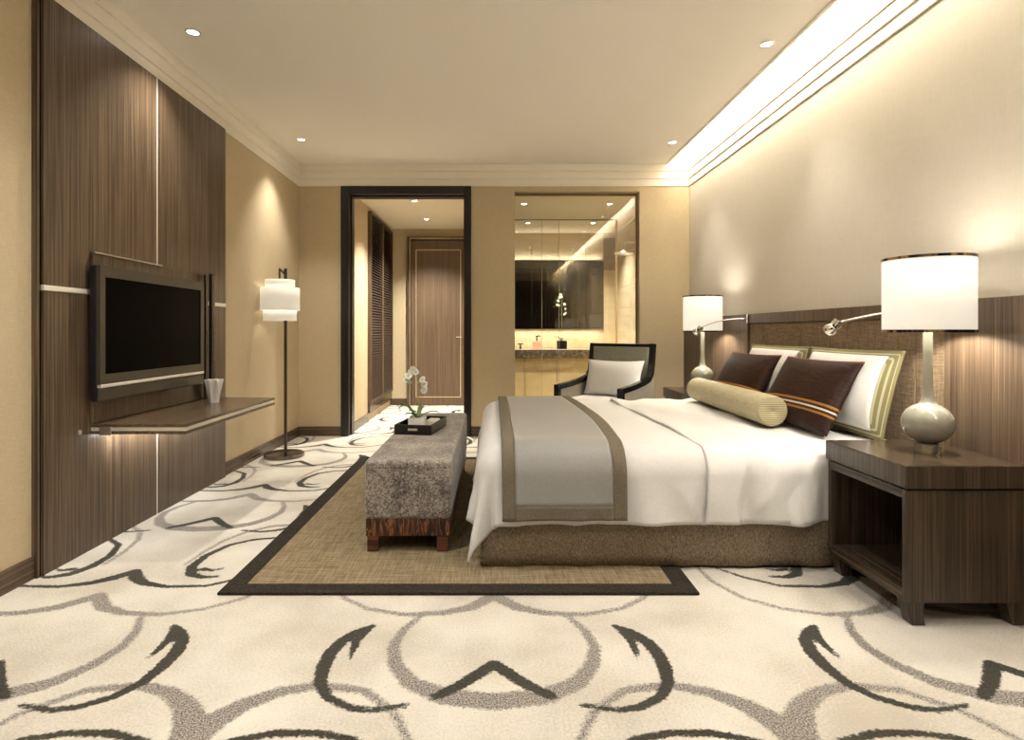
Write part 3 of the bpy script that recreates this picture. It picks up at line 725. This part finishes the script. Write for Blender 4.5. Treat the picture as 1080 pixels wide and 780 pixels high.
# ---- pillows
def pillow_grid(wd, ht, th, n=26, pinch=.06, flange=0.0):
    """closed pillow in local coordinates: width along y, height along z, face towards -x; returns verts, faces, and edge parameter"""
    P = []
    def surf(u, v, sgn):
        k = 1-pinch*(u*u)*(1-v*v*0)+0
        y = u*wd/2*(1-pinch*(1-abs(v)**2)); z = v*ht/2*(1-pinch*(1-abs(u)**2))
        fu = max(0, 1-(abs(u)/(1-flange))**2.6) if abs(u) < 1-flange else 0
        fv = max(0, 1-(abs(v)/(1-flange))**2.6) if abs(v) < 1-flange else 0
        return (sgn*(th/2*(fu*fv)**.5+.004), y, z+ht/2)
    return surf
def pillow(name, wd, ht, th, m_, parent, n=30, pinch=.05, flange=0.0, att=None, sel=None):
    surf = pillow_grid(wd, ht, th, n, pinch, flange); mb = MB(); vals = []
    for sgn in (-1, 1):
        pts = []
        for j in range(n+1):
            for i in range(n+1):
                u = -1+2*i/n; v_ = -1+2*j/n; pts.append(surf(u, v_, sgn)); vals.append(att(u, v_) if att else 0)
        mb.grid(pts, n+1, n+1)
    K = (n+1)**2
    for i in range(n):                      # sew the rim
        for a, b_ in ((i, i+1), (n*(n+1)+i, n*(n+1)+i+1), (i*(n+1), (i+1)*(n+1)), (i*(n+1)+n, (i+1)*(n+1)+n)):
            mb.f.append((a, b_, b_+K, a+K))
    o = mb.build(name, m_, parent, smooth=True, local=True)
    at_ = o.data.attributes.new('edge', 'FLOAT', 'POINT'); at_.data.foreach_set('value', vals)
    return o
def lean(o, loc, deg, rz=0):
    o.location = loc; o.rotation_euler = (0, math.radians(deg), math.radians(rz))
def sham(loc, deg, label, rz=0):
    r = thing('pillow_sham', loc, label, 'pillow', 'white shams against the headboard')
    wd, ht, th = .80, .44, .17
    o = pillow('olive_border', wd, ht, th*.96, 'olive', r, 34, .03, .10, lambda u, v: min((1-abs(u))*wd/2, (1-abs(v))*ht/2)/.075)
    # white face panel lying on the front
    surf = pillow_grid(wd, ht, th, 0, .03, .10); pts = []
    for j in range(25):
        for i in range(33):
            u = (-1+2*i/32)*.83; v_ = (-1+2*j/24)*.85
            x, y, z = surf(u, v_, -1); pts.append((x-.004, y, z))
    MB().grid(pts, 33, 25).build('white_panel', 'linen', r, smooth=True, local=True, solid=.003)
    r.rotation_euler = (0, math.radians(deg), math.radians(rz)); return r
sham((1.825, 3.115, .582), 14, 'white pillow with olive patterned border nearest the big lamp', 0)
sham((1.825, 3.925, .582), 14, 'white pillow with olive patterned border nearest the far lamp', 0)
def brown(loc, deg, label, rz):
    o = pillow('brown_cushion', .675, .42, .12, 'brown_silk', None, 34, .05, 0, lambda u, v: (v+1)/2)
    tag(o, label, 'cushion', 'dark brown striped cushions'); lean(o, loc, deg, rz); return o
brown((1.632, 3.21, .578), 28, 'dark brown silk cushion with gold stripes in front of the near pillow', 3)
brown((1.632, 4.04, .578), 28, 'dark brown silk cushion with gold stripes behind the bolster end', 3)
bo = thing('bolster', (1.548, 3.81, .572), 'pale olive round bolster lying in front of the cushions', 'bolster')
br = .086; prof = []
for i in range(9): a = i/8*PI/2; prof.append((br-.008+.008*math.sin(a), .008*(1-math.cos(a))))
prof += [(br*1.01, .3), (br*1.015, .62), (br*1.01, .94)]
for i in range(9): a = i/8*PI/2; prof.append((br-.008+.008*math.cos(a), 1.24-.008*(1-math.sin(a))))
o = MB().lathe(prof, (0, 0, 0), 40).build('roll', 'bolster', bo, smooth='auto', local=True)
o.rotation_euler = (-PI/2, 0, 0); o.location = (0, -.62, br+.004)
o2 = MB().lathe([(.0005, -.003), (br*.5, -.003), (br-.012, -.003), (br-.005, .001)], (0, 0, 0), 40, cap=False).build('end_cap', 'bolster_end', bo, smooth=True, local=True, solid=.002)
o2.rotation_euler = (-PI/2, 0, 0); o2.location = (0, -.622, br+.004)
bo.rotation_euler = (0, 0, math.radians(-1.2))

# ---- headboard
HXF = 2.0
hb = thing('headboard', (2.03, 3.6, 0), 'long walnut headboard wall panel with brown fabric inset', 'headboard')
FY0, FY1 = 2.575, 4.56
for y0, y1 in ((1.35, 1.96), (1.965, FY0), (FY1, 5.30), (5.305, YF)):
    bx(HXF, XR, y0, y1-.002, 0, 1.238).build('wood_panel', 'wood_head', hb, bevel=.003)
bx(HXF, XR, FY0, FY1, 1.165, 1.238).build('top_rail', 'wood_head', hb, bevel=.003)
ys = [FY0, 2.77, 3.30, 3.81, 4.33, FY1]
for y0, y1 in zip(ys[:-1], ys[1:]):
    bx(HXF+.016, XR, y0+.002, y1-.002, .25, 1.163).build('fabric_panel', 'head_fabric', hb, bevel=.006)
bx(HXF+.03, XR, FY0, FY1, .02, .25).build('lower_panel', 'wood_head', hb)

# ---- reading lights on the headboard
def reading_light(my, hy, hx, hz, label, mz=1.20):
    r = thing('reading_light', (HXF, my, mz), label, 'reading light', 'swing arm reading lights')
    bx(HXF-.010, HXF, my-.012, my+.012, mz-.035, mz+.035).build('wall_plate', 'chrome', r, bevel=.003)
    p = [Vector((HXF-.01, my, mz)), Vector((HXF-.14, my*.72+hy*.28, mz+.006)), Vector((HXF-.27, my*.35+hy*.65, mz-.025)), Vector((hx+.02, hy, hz+.02))]
    c_ = []
    for i in range(17):
        t_ = i/16; q = (1-t_)**3*p[0]+3*(1-t_)**2*t_*p[1]+3*(1-t_)*t_*t_*p[2]+t_**3*p[3]; c_.append(q)
    MB().tube(c_, .005, 10).build('arm', 'chrome', r, smooth=True)
    o = bx(-.017, .017, -.017, .017, -.017, .017).build('joint', 'chrome', r, bevel=.004, local=True); o.location = Vector((hx+.012, hy, hz+.016))-Vector(r.location); o.rotation_euler = (.5, .4, .3)
    h = MB().lathe([(.012, .028), (.020, .022), (.029, .0), (.027, -.012), (.024, -.012), (.022, -.004), (.0005, -.002)], (0, 0, 0), 20, cap=False).build('lamp_head', 'chrome', r, smooth='auto', local=True)
    h.location = Vector((hx-.022, hy-.004, hz-.012))-Vector(r.location); h.rotation_euler = (.9, .5, 0)
reading_light(4.55, 4.66, 1.65, 1.112, 'chrome swing arm reading light in front of the far lamp')
reading_light(2.60, 2.72, 1.60, 1.122, 'chrome swing arm reading light beside the big near lamp')

# ---- nightstands
def nightstand(y0, y1, label):
    X0, X1, Z = 1.53, 2.0, .60
    r = thing('nightstand', ((X0+X1)/2, (y0+y1)/2, 0), label, 'nightstand', 'walnut nightstands')
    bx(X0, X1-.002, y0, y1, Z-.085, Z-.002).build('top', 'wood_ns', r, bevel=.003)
    bx(X0+.002, X1-.002, y0+.002, y1-.002, Z-.002, Z).build('top_surface', 'wood_ns_y_shaded', r)
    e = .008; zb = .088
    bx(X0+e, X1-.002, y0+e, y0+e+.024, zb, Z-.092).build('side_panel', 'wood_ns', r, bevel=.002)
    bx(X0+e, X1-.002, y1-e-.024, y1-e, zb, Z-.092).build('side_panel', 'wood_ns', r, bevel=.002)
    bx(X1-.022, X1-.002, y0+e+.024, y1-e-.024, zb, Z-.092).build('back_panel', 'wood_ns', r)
    bx(X0+e, X1-.022, y0+e+.024, y1-e-.024, zb, .132).build('bottom_shelf', 'wood_ns_y_shaded', r, bevel=.002)
    bx(X0+e, X1-.022, y0+e+.024, y1-e-.024, .472, Z-.092).build('apron', 'wood_ns_y_shaded', r, bevel=.002)
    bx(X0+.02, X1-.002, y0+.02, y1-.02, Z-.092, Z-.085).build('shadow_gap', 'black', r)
    for sx, sy in ((0, 0), (0, 1), (1, 0), (1, 1)):
        x = X0+.02 if sx == 0 else X1-.075; y = y0+.015 if sy == 0 else y1-.07
        d_ = .016
        n_ = MB(); A = (x, x+.07 if sx == 0 else x+.07)
        mb_ = MB(); mb_.v = [(x+d_, y, 0), (x+.064, y, 0), (x+.064, y+.055, 0), (x+d_, y+.055, 0), (x-.008, y, zb), (x+.062, y, zb), (x+.062, y+.055, zb), (x-.008, y+.055, zb),
                 (x+.004, y, .045), (x+.056, y, .045), (x+.056, y+.055, .045), (x+.004, y+.055, .045)]
        mb_.f = [(0, 3, 2, 1), (4, 5, 6, 7)]
        for lo, hi in ((0, 8), (8, 4)):
            for k in range(4): mb_.f.append((lo+k, lo+(k+1) % 4, hi+(k+1) % 4, hi+k))
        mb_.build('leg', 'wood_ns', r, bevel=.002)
    return r
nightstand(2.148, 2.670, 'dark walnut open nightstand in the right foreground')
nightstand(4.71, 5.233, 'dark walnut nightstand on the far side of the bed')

# ---- table lamps
def table_lamp(x, y, z, label):
    r = thing('table_lamp', (x, y, z), label, 'table lamp', 'bedside table lamps')
    MB().lathe([(.046, 0), (.048, .004), (.048, .036), (.044, .040)], (x, y, z), 32).build('foot', 'acrylic', r, smooth='auto')
    prof = [(.030, .034)]
    for i in range(15):
        a = -PI/2+.35+(PI-.72)*i/14; prof.append((.093*math.cos(a), .122+.086*math.sin(a)))
    prof += [(.027, .212), (.021, .235), (.0175, .28), (.0170, .545)]
    MB().lathe(prof, (x, y, z), 40).build('body', 'glaze', r, smooth='auto')
    MB().lathe([(.160, .500), (.160, .803)], (x, y, z), 48, cap=False).build('shade', 'shade', r, smooth=True, solid=.002)
    for a, b_ in ((.497, .508), (.795, .806)):
        MB().lathe([(.1605, a), (.1625, a), (.1625, b_), (.1605, b_), (.1605, a)], (x, y, z), 48, cap=False).build('shade_rim', 'shade_rim', r, smooth='auto')
    MB().lathe([(.001, .60), (.022, .615), (.030, .65), (.020, .69), (.001, .70)], (x, y, z), 16, cap=False).build('bulb', 'bulb', r, smooth=True)
    d_ = bpy.data.lights.new('table_lamp_glow', 'POINT'); d_.energy = P_TABLE; d_.color = WARM; d_.shadow_soft_size = .05
    o_ = bpy.data.objects.new('table_lamp_glow', d_); COL.objects.link(o_); o_.location = (x, y, z+.74)
    d_ = bpy.data.lights.new('table_lamp_down', 'SPOT'); d_.energy = P_TABLE*9; d_.color = WARM; d_.shadow_soft_size = .05; d_.spot_size = math.radians(160); d_.spot_blend = .3
    o_ = bpy.data.objects.new('table_lamp_down', d_); COL.objects.link(o_); o_.location = (x, y, z+.58)
table_lamp(1.80, 2.40, .60, 'large glazed gourd table lamp with white drum shade on the near nightstand')
table_lamp(1.785, 4.95, .60, 'glazed gourd table lamp with white drum shade on the far nightstand')

# ================================================================== BENCH
NX0, NX1, NY0, NY1 = -.640, -.213, 2.85, 4.55
bn = thing('bench', (-.427, 3.70, .012), 'long grey velvet bench with striped wood base at the bed foot', 'bench')
bx(NX0+.006, NX1-.006, NY0+.008, NY1-.008, .090, .176).build('base_rail', 'zebra', bn, bevel=.003)
for x0 in (NX0+.012, NX1-.070):
    for y0 in (NY0+.012, NY1-.070):
        bx(x0, x0+.056, y0, y0+.056, .012, .092).build('leg', 'zebra_leg', bn, bevel=.002)
bx(NX0, NX1, NY0, NY1, .172, .464).build('cushion', 'bench', bn, bevel=.022, seg=4)
MB().tube([(NX0+.02, NY0, .4345), (NX1-.02, NY0, .4345)], .0025, 6).build('piping', 'bench', bn)

# ---- tray and orchid on the bench
TZ = .464
ty = thing('tray', (-.47, 3.75, TZ), 'black lacquer tray with pale handle slot on the bench', 'tray', None, math.radians(-9))
tw_, tl_, th_ = .118, .195, .062
bx(-tw_, tw_, -tl_, tl_, 0, .008).build('tray_base', 'black', ty, local=True)
for a in (( -tw_, tw_, -tl_, -tl_+.008), (-tw_, tw_, tl_-.008, tl_), (-tw_, -tw_+.008, -tl_+.008, tl_-.008), (tw_-.008, tw_, -tl_+.008, tl_-.008)):
    bx(*a, .008, th_).build('tray_wall', 'black', ty, local=True, bevel=.002)
bx(-.030, .030, -tl_-.0015, -tl_+.001, .026, .040).build('handle', 'steel', ty, local=True)
def orchid(loc, label, pot_m, pot_w, pot_h, hgt, k=1.0, seed=1):
    rnd = random.Random(seed)
    r = thing('potted_orchid', loc, label, 'plant')
    w2 = pot_w/2
    mb_ = MB(); mb_.v = [(-w2, -w2, 0), (w2, -w2, 0), (w2, w2, 0), (-w2, w2, 0), (-w2, -w2, pot_h), (w2, -w2, pot_h), (w2, w2, pot_h), (-w2, w2, pot_h)]
    q = w2-.008; mb_.v += [(-q, -q, pot_h), (q, -q, pot_h), (q, q, pot_h), (-q, q, pot_h), (-q, -q, pot_h-.02), (q, -q, pot_h-.02), (q, q, pot_h-.02), (-q, q, pot_h-.02)]
    mb_.f = [(0, 3, 2, 1), (12, 13, 14, 15)]
    for lo, hi in ((0, 4), (4, 8), (8, 12)):
        for i in range(4): mb_.f.append((lo+i, lo+(i+1) % 4, hi+(i+1) % 4, hi+i))
    mb_.build('pot', pot_m, r, local=True, bevel=.003)
    for a, L, up in ((2.75, .15, .10), (.25, .14, .05), (1.3, .11, .08), (4.0, .10, .05), (3.4, .12, .10)):
        pts = []
        for i in range(9):
            f_ = i/8; rad = L*k*f_; z = pot_h-.01+k*up*math.sin(f_*2.2)*.9; wv_ = .017*k*math.sin(PI*min(1, .12+f_*.88))**.7
            for s_ in (-1, 0, 1):
                pts.append((rad*math.cos(a)-s_*wv_*math.sin(a), rad*math.sin(a)+s_*wv_*math.cos(a), z-(.004 if s_ == 0 else 0)))
        MB().grid(pts, 3, 9).build('leaf', 'leaf', r, local=True, smooth=True, solid=.002)
    H = hgt
    st = [(0, 0, pot_h-.01), (.004, 0, H*.45), (0, 0, H*.80), (-.008, 0, H*.93), (-.022, -.005, H*.98), (-.047, -.01, H*.93), (-.062, -.01, H*.83)]
    MB().tube(st, .0032*k, 6).build('stem', 'stem', r, local=True)
    st2 = [(0, 0, H*.80), (.02, 0, H*.95), (.035, -.01, H), (.045, -.01, H*.98)]
    MB().tube(st2, .0026*k, 6).build('stem', 'stem', r, local=True)
    st3 = [(.0, 0, H*.74), (.027, -.01, H*.79), (.045, -.01, H*.74), (.052, -.012, H*.62)]
    MB().tube(st3, .0026*k, 6).build('stem', 'stem', r, local=True)
    fp = None
    for x, z in ((-.03, .97), (-.055, .92), (-.085, .86), (-.105, .79), (-.07, .78), (-.012, .93), (.060, .80), (.078, .72), (.088, .64), (.070, .62)):
        if fp is None:
            fm = MB()
            for i in range(5):
                a = PI/2+2*PI*i/5; L = .026*k if i % 5 in (1, 4) else .023*k; W = .017*k if i in (1, 4) else .011*k
                pts = []
                for j in range(6):
                    f_ = j/5; wv_ = W*math.sin(PI*min(.98, .1+f_*.9))**.6
                    for s_ in (-1, 0, 1):
                        pts.append((L*f_*math.cos(a)-s_*wv_*math.sin(a), -.006*math.sin(f_*2.5), L*f_*math.sin(a)+s_*wv_*math.cos(a)))
                fm.grid(pts, 3, 6)
            f_o = fm.build('flower', 'petal', r, local=True, smooth=True); fp = f_o
            c_ = MB().lathe([(.0005, -.006), (.005*k, -.003), (.005*k, .003), (.0005, .006)], (0, -.006, 0), 8, cap=False).build('throat', 'petal_c', f_o, local=True, smooth=True)
        else: f_o = copy_tree(fp, r)
        f_o.location = (x*.64, -.02+rnd.uniform(-.012, .012), z*H); f_o.rotation_euler = (rnd.uniform(-.5, .3), rnd.uniform(-.6, .6), rnd.uniform(-.8, .8))
    return r
orchid((-.492, 3.715, TZ+.008), 'white orchid in square white pot on the black tray', 'white_ceramic', .105, .080, .40, 1.0, 1)
cb = bx(-.040, .036, -.05, .05, 0, .055).build('candle_block', 'cream_soap', None, bevel=.012, seg=3); cb.location = (-.397, 3.803, TZ+.008); cb.rotation_euler = (0, 0, math.radians(-9))
tag(cb, 'low cream candle block beside the orchid pot on the tray', 'candle')
orchid((1.02, 8.72, .838), 'white orchid in black cube pot on the bathroom vanity', 'black', .145, .125, .84, .85, 3)

# ================================================================== ARMCHAIR
ch = thing('armchair', (1.02, 5.29, 0), 'armchair with black frame and grey green back in front of the bathroom window', 'armchair', None, math.radians(-38))
CW = .31
prof = [(.345, .985), (.315, .80), (.290, .715), (.235, .665), (.12, .640), (-.10, .615), (-.33, .600)]
def band(pts, w_):
    L = [Vector((0, *p)) for p in pts]; outer = []; inner = []
    for i, p in enumerate(L):
        d_ = (L[min(i+1, len(L)-1)]-L[max(i-1, 0)]).normalized(); n_ = Vector((0, d_.z, -d_.y))
        outer.append((p.y+n_.y*w_/2, p.z+n_.z*w_/2)); inner.append((p.y-n_.y*w_/2, p.z-n_.z*w_/2))
    return outer, inner
for s_ in (-1, 1):
    x0, x1 = (s_*CW-.026, s_*CW+.026)
    out, inn = band(prof, .046)
    mb_ = MB(); k = len(out)
    for xx in (x0, x1):
        for p in out: mb_.v.append((xx, *p))
        for p in inn: mb_.v.append((xx, *p))
    for i in range(k-1):
        a, b_, c_, d_ = i, i+1, k+i+1, k+i
        mb_.f += [(a, b_, c_, d_), (2*k+d_, 2*k+c_, 2*k+b_, 2*k+a), (a, 2*k+a, 2*k+b_, b_), (d_, c_, 2*k+c_, 2*k+d_)]
    mb_.f += [(0, k, 3*k, 2*k), (k-1, 3*k-1, 4*k-1, 2*k-1)]
    mb_.build('arm_frame', 'black', ch, local=True, bevel=.004)
    bx(x0, x1, -.352, -.306, 0, .622).build('front_leg', 'black', ch, local=True, bevel=.004)
    MB().prism([(.345, .30), (.40, 0), (.36, 0), (.30, .30)], 'x', x0, x1).build('rear_leg', 'black', ch, local=True, bevel=.004)
    MB().prism([(-.306, .26), (.32, .26), (.325, .74), (.285, .69), (.235, .645), (.12, .62), (-.10, .595), (-.306, .585)], 'x', s_*CW-.02, s_*CW+.02).build('side_panel', 'chair_side', ch, local=True, bevel=.004)
MB().prism([(.322, .985), (.368, .985), (.362, .945), (.316, .945)], 'x', -CW-.026, CW+.026).build('top_rail', 'black', ch, local=True, bevel=.004)
MB().prism([(.270, .30), (.330, .30), (.345, .955), (.300, .955)], 'x', -CW+.024, CW-.024).build('back_upholstery', 'chair_fabric', ch, local=True, bevel=.008)
bx(-CW+.02, CW-.02, -.30, .30, .25, .34).build('seat_base', 'chair_side', ch, local=True, bevel=.006)
bx(-CW+.024, CW-.024, -.325, .28, .34, .50).build('seat_cushion', 'linen2', ch, local=True, bevel=.035, seg=4)
cu = pillow('white_cushion', .57, .35, .17, 'linen2', None, 28, .07)
th_c = math.radians(-38)
tag(cu, 'white cushion propped in the armchair', 'cushion')
def chair_pt(x, y, z): return Vector((1.02+x*math.cos(th_c)-y*math.sin(th_c), 5.29+x*math.sin(th_c)+y*math.cos(th_c), z))
cu.location = chair_pt(0, .10, .498); cu.rotation_euler = (0, math.radians(18), th_c + PI/2)
